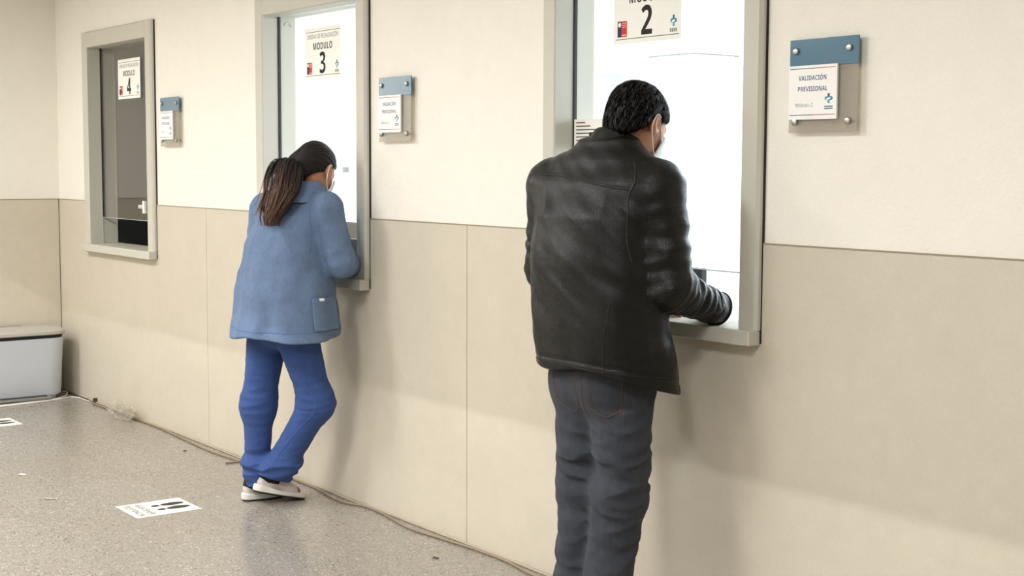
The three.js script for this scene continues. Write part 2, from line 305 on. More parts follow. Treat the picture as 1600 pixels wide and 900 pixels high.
// desks and equipment behind the windows
function desk(x0, x1, label) {
  const t = thing('desk', label, 'desk', [(x0 + x1) / 2, 0, -.5]); const h = (x1 - x0) / 2;
  mesh('worktop', rbx(-h, h, .725, .75, -.28, .31, .004), std(0xe6e6e2, .45), t);
  for (const s of [-1, 1]) mesh('side_panel', bx(s * (h - .04) - .012, s * (h - .04) + .012, 0, .725, -.26, .28), std(0xd5d5d0, .5), t);
}
desk(.2, 2.05, 'pale desk inside the dark booth'); desk(2.3, 4.2, 'pale desk behind the window of the person in blue'); desk(4.6, 6.9, 'pale desk behind the window of the person in the dark jacket');
function monitor(x, z, turn, label, scale = 1) {
  const t = thing('monitor', label, 'monitor', [x, .75, z]); t.rotation.y = turn; t.scale.setScalar(scale);
  mesh('case', rbx(-.24, .24, .1, .42, -.025, .015, .01), M.darkPlastic, t); mesh('screen', bx(-.225, .225, .115, .405, -.0265, -.0245), M.black, t);
  mesh('neck', rbx(-.025, .025, .01, .2, .015, .04, .006), M.darkPlastic, t); mesh('base', rbx(-.11, .11, 0, .012, -.07, .09, .005), M.darkPlastic, t);
}
monitor(5.165, -.42, .0, 'black monitor seen from behind through the window beside the dark jacket', .81);
monitor(3.02, -.36, 0, 'black monitor seen through the window beside the blue jacket');
monitor(1.22, -.5, .5, 'black monitor inside the dark booth');

// ---------------------------------------------------------------- people: distance fields meshed by surface nets
const sub3 = (a, b) => [a[0] - b[0], a[1] - b[1], a[2] - b[2]];
const clamp = (x, a, b) => x < a ? a : x > b ? b : x;
const sstep = (a, b, x) => { const t = clamp((x - a) / (b - a), 0, 1); return t * t * (3 - 2 * t); };
const smin = (a, b, k) => { const h = Math.max(k - Math.abs(a - b), 0) / k; return Math.min(a, b) - h * h * k * .25; };
const smax = (a, b, k) => -smin(-a, -b, k);
function cap(x, y, z, a, b, ra, rb) {
  const bx_ = b[0] - a[0], by = b[1] - a[1], bz = b[2] - a[2], px = x - a[0], py = y - a[1], pz = z - a[2];
  const h = clamp((px * bx_ + py * by + pz * bz) / (bx_ * bx_ + by * by + bz * bz), 0, 1);
  return Math.hypot(px - bx_ * h, py - by * h, pz - bz * h) - (ra + (rb - ra) * h);
}
function ell(x, y, z, c, r) {
  const px = (x - c[0]), py = (y - c[1]), pz = (z - c[2]);
  const k0 = Math.hypot(px / r[0], py / r[1], pz / r[2]), k1 = Math.hypot(px / (r[0] * r[0]), py / (r[1] * r[1]), pz / (r[2] * r[2]));
  return k1 < 1e-9 ? -Math.min(...r) : k0 * (k0 - 1) / k1;
}
// stacked cross-sections [y, cx, cz, a, b]; squarish ellipses
function loft(x, y, z, S) {
  let i = 0; while (i < S.length - 2 && y > S[i + 1][0]) i++;
  const A = S[i], B = S[i + 1], t0 = clamp((y - A[0]) / (B[0] - A[0]), 0, 1), t = t0 * t0 * (3 - 2 * t0) * .4 + t0 * .6;
  const cx = A[1] + (B[1] - A[1]) * t, cz = A[2] + (B[2] - A[2]) * t, a = A[3] + (B[3] - A[3]) * t, b = A[4] + (B[4] - A[4]) * t;
  const px = x - cx, pz = z - cz, e = 2.3, k = Math.pow(Math.pow(Math.abs(px / a), e) + Math.pow(Math.abs(pz / b), e), 1 / e);
  const k1 = Math.hypot(px / (a * a), pz / (b * b));
  const d = k1 < 1e-6 ? -Math.min(a, b) : k * (k - 1) / k1;
  return Math.max(d, y - S[S.length - 1][0], S[0][0] - y);
}
function sdfMesh(f, lo, hi, c, axis) {
  const n = [0, 1, 2].map(i => Math.ceil((hi[i] - lo[i]) / c) + 1), [nx, ny, nz] = n, F = new Float32Array(nx * ny * nz).fill(1);
  const B = 6, X = i => lo[0] + i * c, Y = i => lo[1] + i * c, Zc = i => lo[2] + i * c;
  for (let k = 0; k < nz; k += B) for (let j = 0; j < ny; j += B) for (let i = 0; i < nx; i += B) {
    const m = f(X(i + B / 2), Y(j + B / 2), Zc(k + B / 2)), skip = Math.abs(m) > c * B * 1.25 + .03;
    for (let kk = k; kk < Math.min(nz, k + B); kk++) for (let jj = j; jj < Math.min(ny, j + B); jj++) for (let ii = i; ii < Math.min(nx, i + B); ii++) F[(kk * ny + jj) * nx + ii] = skip ? m : f(X(ii), Y(jj), Zc(kk));
  }
  const id = new Int32Array(nx * ny * nz).fill(-1), P = [], I = [];
  const at = (i, j, k) => (k * ny + j) * nx + i;
  for (let k = 0; k < nz - 1; k++) for (let j = 0; j < ny - 1; j++) for (let i = 0; i < nx - 1; i++) {
    let mask = 0; const v = [];
    for (let q = 0; q < 8; q++) { const w = F[at(i + (q & 1), j + (q >> 1 & 1), k + (q >> 2))]; v.push(w); if (w < 0) mask |= 1 << q; }
    if (mask === 0 || mask === 255) continue;
    let sx = 0, sy = 0, sz = 0, m = 0;
    for (let a = 0; a < 8; a++) for (const bit of [1, 2, 4]) { if (a & bit) continue; const b = a | bit; if ((v[a] < 0) === (v[b] < 0)) continue; const t = v[a] / (v[a] - v[b]); sx += (a & 1) + (bit === 1 ? t : 0); sy += (a >> 1 & 1) + (bit === 2 ? t : 0); sz += (a >> 2) + (bit === 4 ? t : 0); m++; }
    id[at(i, j, k)] = P.length / 3; P.push(X(i + sx / m), Y(j + sy / m), Zc(k + sz / m));
  }
  const quad = (a, b, d, e, s) => { if (a < 0 || b < 0 || d < 0 || e < 0) return; if (s) I.push(a, b, d, a, d, e); else I.push(a, d, b, a, e, d); };
  for (let k = 1; k < nz - 1; k++) for (let j = 1; j < ny - 1; j++) for (let i = 1; i < nx - 1; i++) {
    const o = F[at(i, j, k)] < 0;
    if (o !== F[at(i + 1, j, k)] < 0) quad(id[at(i, j - 1, k - 1)], id[at(i, j, k - 1)], id[at(i, j, k)], id[at(i, j - 1, k)], o);
    if (o !== F[at(i, j + 1, k)] < 0) quad(id[at(i - 1, j, k - 1)], id[at(i - 1, j, k)], id[at(i, j, k)], id[at(i, j, k - 1)], o);
    if (o !== F[at(i, j, k + 1)] < 0) quad(id[at(i - 1, j - 1, k)], id[at(i, j - 1, k)], id[at(i, j, k)], id[at(i - 1, j, k)], o);
  }
  const N = new Float32Array(P.length), uv = new Float32Array(P.length / 3 * 2), h = c * .6;
  for (let i = 0; i < P.length; i += 3) {
    const x = P[i], y = P[i + 1], z = P[i + 2]; let a = f(x + h, y, z) - f(x - h, y, z), b = f(x, y + h, z) - f(x, y - h, z), d = f(x, y, z + h) - f(x, y, z - h); const l = Math.hypot(a, b, d) || 1;
    N[i] = a / l; N[i + 1] = b / l; N[i + 2] = d / l;
    uv[i / 3 * 2] = Math.atan2(x - axis[0], z - axis[1]) * .2; uv[i / 3 * 2 + 1] = y;
  }
  const g = new THREE.BufferGeometry(); g.setAttribute('position', new THREE.Float32BufferAttribute(P, 3)); g.setAttribute('normal', new THREE.BufferAttribute(N, 3)); g.setAttribute('uv', new THREE.BufferAttribute(uv, 2)); g.setIndex(I); return g;
}
function march(f, o, d, max = 1.5) { // first hit of the ray with the field
  const l = Math.hypot(...d); let t = 0; for (let i = 0; i < 220; i++) { const s = f(o[0] + d[0] / l * t, o[1] + d[1] / l * t, o[2] + d[2] / l * t); if (s < .0006) break; t += Math.max(.0008, s * .6); if (t > max) return null; }
  return V(o[0] + d[0] / l * t, o[1] + d[1] / l * t, o[2] + d[2] / l * t);
}
function seam(f, pts, dir, r, n = 40) { // a stitched seam laid on the surface: pts are points outside, dir the way to the surface
  const c = new THREE.CatmullRomCurve3(pts.map(p => V(...p))), out = [];
  for (let i = 0; i <= n; i++) { const q = c.getPoint(i / n), h = march(f, [q.x, q.y, q.z], dir); if (h) out.push(h); }
  return out.length > 2 ? tube(out, r, n * 2, 5) : null;
}
function frameOf(pos, rx, ry, rz) { const m = new THREE.Matrix4().compose(V(...pos), new THREE.Quaternion().setFromEuler(new THREE.Euler(rx, ry, rz, 'YXZ')), V(1, 1, 1)); const e = m.clone().invert().elements; return { m, loc: (x, y, z) => [e[0] * x + e[4] * y + e[8] * z + e[12], e[1] * x + e[5] * y + e[9] * z + e[13], e[2] * x + e[6] * y + e[10] * z + e[14]], out: (x, y, z) => V(x, y, z).applyMatrix4(m) }; }
// head in its own axes: face towards -z, centre of the skull near the origin
function headField(x, y, z) {
  let d = ell(x, y, z, [0, .03, .012], [.075, .088, .096]);
  d = smin(d, ell(x, y, z, [0, -.045, -.03], [.055, .072, .062]), .05);
  d = smin(d, cap(x, y, z, [0, .008, -.088], [0, -.028, -.108], .009, .014), .014);            // nose
  d = smin(d, cap(x, y, z, [-.03, .026, -.078], [.03, .026, -.078], .012, .012), .02);          // brow
  d = smin(d, cap(x, y, z, [-.018, -.068, -.083], [.018, -.068, -.083], .008, .008), .012);     // lips
  const ax = Math.abs(x);
  d = smax(d, -ell(ax, y, z, [.03, .006, -.098], [.015, .009, .014]), .012);                   // eye sockets
  d = smin(d, ell(ax, y, z, [.03, .006, -.078], [.012, .01, .012]), .004);
  let e = ell(ax, y, z, [.079, -.012, .018], [.011, .034, .021]);                               // ears
  e = smax(e, -ell(ax, y, z, [.092, -.008, .012], [.012, .022, .012]), .006);
  return smin(d, e, .008);
}
// hand: wrist at the origin, fingers along -z, palm facing -y, thumb on the side of s
function handField(x, y, z, s, curl) {
  let d = ell(x, y, z, [0, 0, -.045], [.04, .015, .052]);
  d = smin(d, cap(x, y, z, [0, 0, .03], [0, 0, -.02], .026, .028), .02);
  const L = [.068, .078, .073, .056];
  for (let i = 0; i < 4; i++) {
    const fx = (i - 1.5) * .0195 * -s; let a = [fx, .002, -.085], ang = .15;
    let f = 9; for (let k = 0; k < 3; k++) { const l = L[i] * [.45, .31, .24][k]; ang += curl * (k ? 1 : .6); const b = [a[0] + fx * .04, a[1] - Math.sin(ang) * l, a[2] - Math.cos(ang) * l]; f = Math.min(f, cap(x, y, z, a, b, .0092 - k * .0008, .0086 - k * .0008)); a = b; }
    d = smin(d, f, .007);
  }
  let t = cap(x, y, z, [s * .028, -.004, -.02], [s * .052, -.014, -.055], .013, .0105); t = smin(t, cap(x, y, z, [s * .052, -.014, -.055], [s * .046, -.024, -.085], .0105, .0085), .005);
  return smin(d, t, .012);
}
const skin = (c) => std(c, .55);
// ridged fold noise: fine along dir, coarse across
function folds(x, y, z, d, fine, coarse, off = 0) { const l = d[0] * x + d[1] * y + d[2] * z; const n = noise(x * coarse + d[0] * l * fine + off, y * coarse + d[1] * l * fine, z * coarse + d[2] * l * fine); return n; }
const dirOf = (a, b) => { const d = sub3(b, a), l = Math.hypot(...d); return d.map(q => q / l); };

function shoe(parent, base, pos, pitch, yaw, len, mats, name) {
  const fr = frameOf(pos, pitch, yaw, 0), k = len / .25; // heel at the origin, toe towards -z
  const outline = (x, z) => { const t = clamp((-z - .03 * k) / (.18 * k), 0, 1), r = (.031 + .012 * Math.sin(Math.min(1, t * 1.1) * 2.2)) * k; const zz = clamp(z, -.215 * k, -.032 * k); return Math.hypot(x - .006 * Math.sin(t * 3), z - zz) - r; };
  const whole = (x, y, z) => { const q = fr.loc(x, y, z); let a = smin(cap(...q, [0, .05 * k, -.045 * k], [0, .085 * k, -.05 * k], .036 * k, .033 * k), cap(...q, [0, .055 * k, -.07 * k], [0, .024 * k, -.2 * k], .038 * k, .026 * k), .03); a = smin(a, cap(...q, [-.012 * k, .024 * k, -.17 * k], [.012 * k, .024 * k, -.17 * k], .03 * k, .03 * k), .02); return smax(a, outline(q[0], q[2]) + .002, .006); };
  const c = [fr.out(0, 0, .02), fr.out(0, 0, -.27)], lo = [Math.min(c[0].x, c[1].x) - .09, -.02, Math.min(c[0].z, c[1].z) - .06], hi = [Math.max(c[0].x, c[1].x) + .09, .22, Math.max(c[0].z, c[1].z) + .06];
  const g = new THREE.Group(); g.name = name; parent.add(g);
  const put = (n, f, m) => { const ge = sdfMesh(f, lo, hi, .004, [pos[0], pos[2]]); ge.translate(-base[0], -base[1], -base[2]); return mesh(n, ge, m, g); };
  put('upper', (x, y, z) => { const q = fr.loc(x, y, z); return Math.max(whole(x, y, z), .02 - q[1], Math.min(.062 - q[1], -.078 * k - q[2]) < 0 ? -9 : -9, q[1] - .1); }, mats[0]);
  put('sole', (x, y, z) => { const q = fr.loc(x, y, z); return smax(outline(q[0], q[2]) - .001, Math.max(q[1] - .026 - .01 * sstep(-.12, 0, q[2]), .006 - q[1]), .006); }, mats[1]);
  put('outsole', (x, y, z) => { const q = fr.loc(x, y, z); return smax(outline(q[0], q[2]) + .001, Math.max(q[1] - .007, -q[1]), .003); }, mats[2]);
  put('heel_collar', (x, y, z) => { const q = fr.loc(x, y, z); return Math.max(whole(x, y, z) - .0022, (.05 - .0 * q[2]) * k - q[1] + .5 * Math.max(0, q[2] + .045 * k), -.1 * k - q[2], q[1] - .102); }, mats[3]);
  put('toe_cap', (x, y, z) => { const q = fr.loc(x, y, z); return Math.max(whole(x, y, z) - .0018, .026 - q[1], q[2] + .2 * k); }, mats[4]);
  return g;
}

// ---------------------------------------------------------------- person in the dark leather jacket
{
  const base = [5.66, 0, .33], P = thing('person', 'person in black leather jacket and grey jeans leaning on the window sill', 'person', base, 'people at the windows');
  const add = (n, g, m, parent = P) => { g.translate(-base[0], -base[1], -base[2]); return mesh(n, g, m, parent); };
  const J = { nk: [5.65, 1.44, .255], shL: [5.442, 1.38, .30], shR: [5.838, 1.378, .245], elL: [5.385, 1.125, .285], elR: [5.888, 1.095, .235], wrL: [5.53, 1.02, .06], wrR: [5.852, 1.017, .012],
    hipL: [5.60, .82, .30], hipR: [5.75, .82, .285], knL: [5.625, .46, .325], knR: [5.775, .46, .315], anL: [5.64, .09, .375], anR: [5.768, .09, .375] };
  const H = frameOf([5.683, 1.564, .178], -.5, .2, .04);
  // body: one surface, head and hands on finer grids
  const neck = (x, y, z) => cap(x, y, z, [5.655, 1.42, .272], [5.675, 1.54, .212], .062, .057);
  const bodyF = (x, y, z) => { let d = cap(x, y, z, [5.66, .88, .29], [5.645, 1.3, .29], .11, .12); d = smin(d, cap(x, y, z, J.shL, J.shR, .05, .05), .05); d = smin(d, neck(x, y, z), .04);
    for (const [a, b, c] of [['shL', 'elL', 'wrL'], ['shR', 'elR', 'wrR']]) d = smin(d, Math.min(cap(x, y, z, J[a], J[b], .045, .038), cap(x, y, z, J[b], J[c], .038, .026)), .03);
    for (const [a, b, c] of [['hipL', 'knL', 'anL'], ['hipR', 'knR', 'anR']]) d = smin(d, Math.min(cap(x, y, z, J[a], J[b], .075, .05), cap(x, y, z, J[b], J[c], .05, .035)), .04); return d; };
  const headF = (x, y, z) => smin(headField(...H.loc(x, y, z)), neck(x, y, z), .03);
  const HR = frameOf([5.848, 1.012, -.005], -.1, .95, -.15), HL = frameOf([5.535, 1.008, .045], -.1, -.5, .1);
  const gs = [sdfMesh((x, y, z) => bodyF(x, y, z), [5.25, .0, -.1], [6.0, 1.5, .55], .012, [5.66, .3]), sdfMesh((x, y, z) => Math.max(headF(x, y, z), 1.44 - y), [5.54, 1.4, .0], [5.83, 1.75, .36], .0035, [5.68, .17]),
    sdfMesh((x, y, z) => handField(...HR.loc(x, y, z), -1, .45), [5.6, .94, -.22], [5.95, 1.1, .06], .0032, [5.8, 0]), sdfMesh((x, y, z) => handField(...HL.loc(x, y, z), 1, .3), [5.42, .94, -.2], [5.75, 1.1, .1], .0032, [5.53, 0])];
  add('body', merge(gs), skin(0xa8714f));
  // hair: close crop
  const cut = (q) => { const z = q[2], y = q[1]; const h = z > .03 ? -.075 + .055 * sstep(.085, .03, z) : z > -.05 ? -.02 + .05 * sstep(.03, -.05, z) : .03 + .05 * sstep(-.05, -.1, z); return h - y; };
  const earHole = (q) => -ell(Math.abs(q[0]), q[1], q[2], [.08, -.014, .016], [.03, .036, .025]);
  const hairF = (x, y, z) => { const q = H.loc(x, y, z); let d = ell(...q, [0, .028, .016], [.087, .099, .112]); d = smin(d, ell(...q, [0, -.035, .05], [.068, .055, .052]), .05); d += .0022 * noise(q[0] * 26, q[1] * 12, q[2] * 26) + .0006 * noise(q[0] * 160, q[1] * 40, q[2] * 160); d = smax(d, cut(q), .012); return smax(d, earHole(q), .008); };
  const hairMat = std(0xffffff, .62, { vertexColors: true, specularIntensity: .6 });
  const colorize = (g, fn) => { const p = g.attributes.position, c = new Float32Array(p.count * 3); for (let i = 0; i < p.count; i++) c.set(fn(p.getX(i), p.getY(i), p.getZ(i), i), i * 3); g.setAttribute('color', new THREE.BufferAttribute(c, 3)); return g; };
  const hg = sdfMesh(hairF, [5.54, 1.46, .02], [5.83, 1.74, .34], .004, [5.68, .17]);
  colorize(hg, (x, y, z) => { const k = 1 + .5 * noise(x * 90, y * 40, z * 90); return [.011 * k, .0085 * k, .007 * k]; });
  // short strands lying over the crop
  const strands = []; const hp = hg.attributes.position, hn = hg.attributes.normal;
  for (let i = 0; i < 4200; i++) {
    const k = Math.floor(rnd() * hp.count), p = V(hp.getX(k), hp.getY(k), hp.getZ(k)), n = V(hn.getX(k), hn.getY(k), hn.getZ(k)); const dn = V(rr(-.25, .25), -1, .55 + rr(-.3, .3)); dn.addScaledVector(n, -dn.dot(n)).normalize(); const sd = V().crossVectors(n, dn).normalize();
    const L = rr(.012, .026), w = rr(.0004, .0008), a = p.clone().addScaledVector(n, .0003), b = p.clone().addScaledVector(dn, L * .5).addScaledVector(n, .0009), e = p.clone().addScaledVector(dn, L).addScaledVector(n, .001), up = n.clone().multiplyScalar(.001);
    const tri = [a.clone().addScaledVector(sd, -w), a.clone().addScaledVector(sd, w), b.clone().addScaledVector(sd, w), a.clone().addScaledVector(sd, -w), b.clone().addScaledVector(sd, w), b.clone().addScaledVector(sd, -w), b.clone().addScaledVector(sd, -w), b.clone().addScaledVector(sd, w), e];
    const sh = rr(.8, 1.7); strands.push({ tri, n, c: [.0125 * sh, .009 * sh, .007 * sh] });
  }
  const sg = new THREE.BufferGeometry(); { const a = [], b = [], c = [], u = []; for (const s of strands) for (const v of s.tri) { a.push(v.x, v.y, v.z); b.push(s.n.x, s.n.y, s.n.z); c.push(...s.c); u.push(0, 0); } sg.setAttribute('position', new THREE.Float32BufferAttribute(a, 3)); sg.setAttribute('normal', new THREE.Float32BufferAttribute(b, 3)); sg.setAttribute('uv', new THREE.Float32BufferAttribute(u, 2)); sg.setAttribute('color', new THREE.Float32BufferAttribute(c, 3)); }
  add('hair', merge([hg, sg]), hairMat);
  // mask with ear loops
  const mk = sdfMesh((x, y, z) => { const q = H.loc(x, y, z); const s = headField(q[0] * .97, q[1], q[2] + .004) ; return Math.max(Math.abs(s - .006) - .003, q[1] + .016, -.105 - q[1], q[2] + .042 + .1 * Math.max(0, q[1] + .07)); }, [5.54, 1.4, .0], [5.83, 1.64, .22], .003, [5.68, .1]);
  const mask = add('face_mask', mk, std(0xe9ecee, .8));
  const loop = (s) => [[s * .062, -.03, -.052], [s * .075, .002, -.012], [s * .083, .02, .01], [s * .088, .012, .034], [s * .086, -.03, .038], [s * .08, -.06, .012], [s * .066, -.085, -.03], [s * .058, -.09, -.05]].map(q => H.out(...q));
  for (const s of [-1, 1]) add('ear_loop', tube(loop(s), .0013, 50, 6), std(0xf0eeea, .7), mask);

  // jacket
  const TS = [[.76, 5.672, .285, .245, .172], [.84, 5.668, .288, .243, .172], [.98, 5.655, .298, .236, .168], [1.15, 5.645, .305, .228, .160], [1.29, 5.642, .300, .222, .148], [1.39, 5.645, .282, .197, .122], [1.455, 5.65, .266, .125, .09], [1.50, 5.652, .257, .076, .064]];
  const dRu = dirOf(J.shR, J.elR), dRf = dirOf(J.elR, J.wrR), dLu = dirOf(J.shL, J.elL), dLf = dirOf(J.elL, J.wrL);
  const sleeve = (x, y, z, s, e, w, du, df, off) => {
    let u = cap(x, y, z, s, e, .085, .072), f = cap(x, y, z, e, w, .07, .047);
    if (Math.min(u, f) < .05) {
      const tu = (x - s[0]) * du[0] + (y - s[1]) * du[1] + (z - s[2]) * du[2], tf = (x - e[0]) * df[0] + (y - e[1]) * df[1] + (z - e[2]) * df[2];
      u -= (.006 + .008 * sstep(.1, .25, tu)) * folds(x, y, z, du, 22, 9, off) + .005 * folds(x, y, z, [.6, .64, -.48], 26, 5, off + 9);
      const r = 1 - 2 * Math.abs(folds(x, y, z, df, 30, 8, off + 4)); f -= .009 * r * sstep(-.06, .05, tf) - .004;
    }
    return Math.max(smin(u, f, .03), (x - w[0]) * df[0] + (y - w[1]) * df[1] + (z - w[2]) * df[2] - .012);
  };
  const hemY = (x, z) => .806 + .25 * (z - .29) + .008 * Math.sin(x * 21);
  const jacketF = (x, y, z) => {
    let d = loft(x, y, z, TS);
    d = smin(d, cap(x, y, z, J.shL, [5.605, 1.45, .277], .084, .058), .1); d = smin(d, cap(x, y, z, J.shR, [5.695, 1.45, .265], .08, .058), .09);
    if (Math.abs(d) < .06) {
      const low = sstep(1.3, .9, y);
      d -= .010 * low * noise(x * 13 + y * 2.5, y * 3.2, z * 13) + .006 * noise(x * 9, y * 7 + x * 6, z * 9 + 3) + .003 * folds(x, y, z, [.55, .83, 0], 24, 6, 2);
      d -= .005 * (1 - 2 * Math.abs(noise(x * 11 + y * 7, y * 5, 4.2))) * sstep(.9, 1.2, y) * sstep(1.45, 1.3, y);
      d += .006 * Math.exp(-Math.pow((y - .835 - .25 * (z - .29)) / .006, 2)) * .5;
    }
    const sR = sleeve(x, y, z, J.shR, J.elR, J.wrR, dRu, dRf, 1.3), sL = sleeve(x, y, z, J.shL, J.elL, J.wrL, dLu, dLf, 5.1);
    d = smax(d, hemY(x, z) - y, .008);
    d = smin(d, sR, .022); return smin(d, sL, .022);
  };
  const leather = std(0xffffff, .46, { vertexColors: true, bumpMap: rep(leatherBump, 5), bumpScale: .0011, roughnessMap: rep(leatherBump, 3), roughness: .62, specularIntensity: .55 });
  const jg = sdfMesh(jacketF, [5.22, .74, -.1], [6.06, 1.54, .56], .0065, [5.65, .29]);
  colorize(jg, (x, y, z) => { const k = 1 + .25 * noise(x * 14, y * 14, z * 14) + .18 * noise(x * 60, y * 60, z * 60); return [.0062 * k, .006 * k, .0052 * k]; });
  const jacket = add('jacket', jg, leather);
  const thread = std(0x16140f, .6), bk = [-.66, 0, -.75];
  const S1 = (pts, dir, r = .0022) => { const g = seam(jacketF, pts, dir, r); if (g) add('seam', g, thread, jacket); };
  const around = (c, r, list) => list.map(([deg, y]) => [c[0] + Math.sin(deg * Math.PI / 180) * r, y, c[1] + Math.cos(deg * Math.PI / 180) * r]);
  const ring = (list, r = .002, c = [5.65, .29], F = jacketF) => { const q = new THREE.CatmullRomCurve3(list.map(([d, y]) => V(d, y, 0))), out = []; for (let i = 0; i <= 40; i++) { const [d, y] = q.getPoint(i / 40).toArray(), o = around(c, 1, [[d, y]])[0], h = march(F, o, [c[0] - o[0], 0, c[1] - o[2]]); if (h) out.push(h); } return tube(out, r, 90, 5); };
  add('seam', ring([[-62, 1.418], [-30, 1.412], [0, 1.405], [36, 1.392], [72, 1.375]], .0024), thread, jacket);
  add('seam', ring([[-62, 1.424], [-30, 1.418], [0, 1.411], [36, 1.398], [72, 1.381]], .0012), thread, jacket);
  add('seam', ring([[84, 1.455], [76, 1.40], [70, 1.32], [69, 1.24], [72, 1.17]], .0024), thread, jacket);
  add('seam', ring([[58, 1.1], [54, 1.0], [52, .9], [52, .845]], .0014), thread, jacket);
  add('seam', ring([[-80, .862], [-40, .862], [0, .866], [40, .858], [80, .842], [110, .83]], .0014), thread, jacket);
  { // stand collar: a band around the neck, thicker at its rim
    const c0 = [5.655, 1.482, .258], up = [.008, .062, -.03], N = 48, prof = [[.072, -.25], [.086, 0], [.083, .45], [.080, .92], [.076, 1.02], [.071, .95], [.072, .4], [.07, -.2]];
    const p = [], ix = []; for (let i = 0; i <= N; i++) { const a = i / N * Math.PI * 2; for (const [r, t] of prof) { const q = 1 + .02 * Math.sin(a * 3 + t * 2); p.push(c0[0] + up[0] * t + Math.cos(a) * r * q * .98, c0[1] + up[1] * t + Math.sin(a) * r * .42 - .02, c0[2] + up[2] * t + Math.sin(a) * r * q * .98); } }
    const m = prof.length; for (let i = 0; i < N; i++) for (let j = 0; j < m - 1; j++) { const a = i * m + j, b = a + m; ix.push(a, a + 1, b, b, a + 1, b + 1); }
    const g = new THREE.BufferGeometry(); g.setAttribute('position', new THREE.Float32BufferAttribute(p, 3)); g.setAttribute('uv', new THREE.Float32BufferAttribute(p.flatMap((_, i) => i % 3 ? [] : [p[i] * 1, p[i + 1]]), 2)); g.setIndex(ix); g.computeVertexNormals(); colorize(g, () => [.0068, .0065, .0057]); add('collar', g, leather, jacket);
  }
  { // cuff strap on the right sleeve
    const q = new THREE.Quaternion().setFromUnitVectors(V(0, 1, 0), V(...dRf)); const g = new THREE.CylinderGeometry(.051, .0505, .05, 32, 1, true); const g2 = new THREE.TorusGeometry(.0505, .004, 8, 40); g2.rotateX(Math.PI / 2); g2.translate(0, .025, 0); const g3 = g2.clone(); g3.translate(0, -.05, 0);
    const mm = merge([g, g2, g3]); mm.applyQuaternion(q); mm.translate(J.wrR[0] - dRf[0] * .012, J.wrR[1] - dRf[1] * .012 + .002, J.wrR[2] - dRf[2] * .012); colorize(mm, () => [.0075, .007, .0063]); add('cuff', mm, leather, jacket);
    const b = new THREE.SphereGeometry(.006, 12, 8); b.scale(1, 1, .5); b.translate(5.905, 1.03, .03); add('cuff_button', b, M.metal, jacket);
  }
  // jeans
  const leg = (x, y, z, h, k, a, off) => { const d1 = cap(x, y, z, h, k, .1, .076), d2 = cap(x, y, z, k, a, .075, .066); let d = smin(d1, d2, .04);
    if (Math.abs(d) < .05) { const w = Math.exp(-Math.pow((y - .56) / .1, 2)) + .6 * Math.exp(-Math.pow((y - .3) / .12, 2)) + .9 * Math.exp(-Math.pow((y - .14) / .06, 2)) + .35; d -= .009 * w * (1 - 2.2 * Math.abs(folds(x, y, z, [.25, .93, .25], 16, 6, off))) - .003; d -= .004 * noise(x * 20 + off, y * 20, z * 20); } return d; };
  const jeansF = (x, y, z) => { let d = ell(x, y, z, [5.672, .84, .292], [.172, .15, .135]); d = smin(d, leg(x, y, z, J.hipL, J.knL, J.anL, 3), .035); d = smin(d, leg(x, y, z, J.hipR, J.knR, J.anR, 8), .035); d = smin(d, ell(x, y, z, [5.73, .79, .355], [.075, .08, .06]), .04); d = smin(d, ell(x, y, z, [5.60, .79, .36], [.075, .08, .06]), .04); return Math.max(d, .045 - y, y - .93); };
  const denim = std(0xffffff, .86, { vertexColors: true, bumpMap: rep(denimBump, 22), bumpScale: .0006, sheen: .25, sheenRoughness: .6, sheenColor: new THREE.Color(.3, .32, .36) });
  const jn = sdfMesh(jeansF, [5.42, .02, .12], [5.92, .96, .52], .0065, [5.66, .3]);
  colorize(jn, (x, y, z) => { const k = 1 + .28 * noise(x * 9, y * 14, z * 9) + .25 * noise(x * 80, y * 30, z * 80); return [.031 * k, .035 * k, .046 * k]; });
  const jeans = add('jeans', jn, denim), stitch = std(0x54402f, .8);
  const S2 = (list, r = .0012) => add('stitching', ring(list, r, [5.68, .30], jeansF), stitch, jeans);
  for (const [a, b] of [[30, 72], [-34, 8]]) { S2([[a, .83], [a + 1, .76], [a + 2, .737]]); S2([[a + 2, .737], [(a + b) / 2, .715], [b - 2, .737]]); S2([[b - 2, .737], [b, .77], [b, .83]]); S2([[a + 3, .83], [a + 4, .762], [a + 5, .742]], .0009); S2([[b - 5, .742], [b - 3, .772], [b - 3, .83]], .0009); }
  S2([[19, .86], [19, .78], [19, .72]], .0018);
  const sm = [std(0x1c1b1a, .5), std(0x222120, .6), std(0x111111, .8), std(0x1a1918, .5), std(0x1c1b1a, .4)];
  shoe(P, base, [5.64, 0, .45], 0, .05, .29, sm, 'shoe'); shoe(P, base, [5.768, 0, .45], 0, -.08, .29, sm, 'shoe');
}

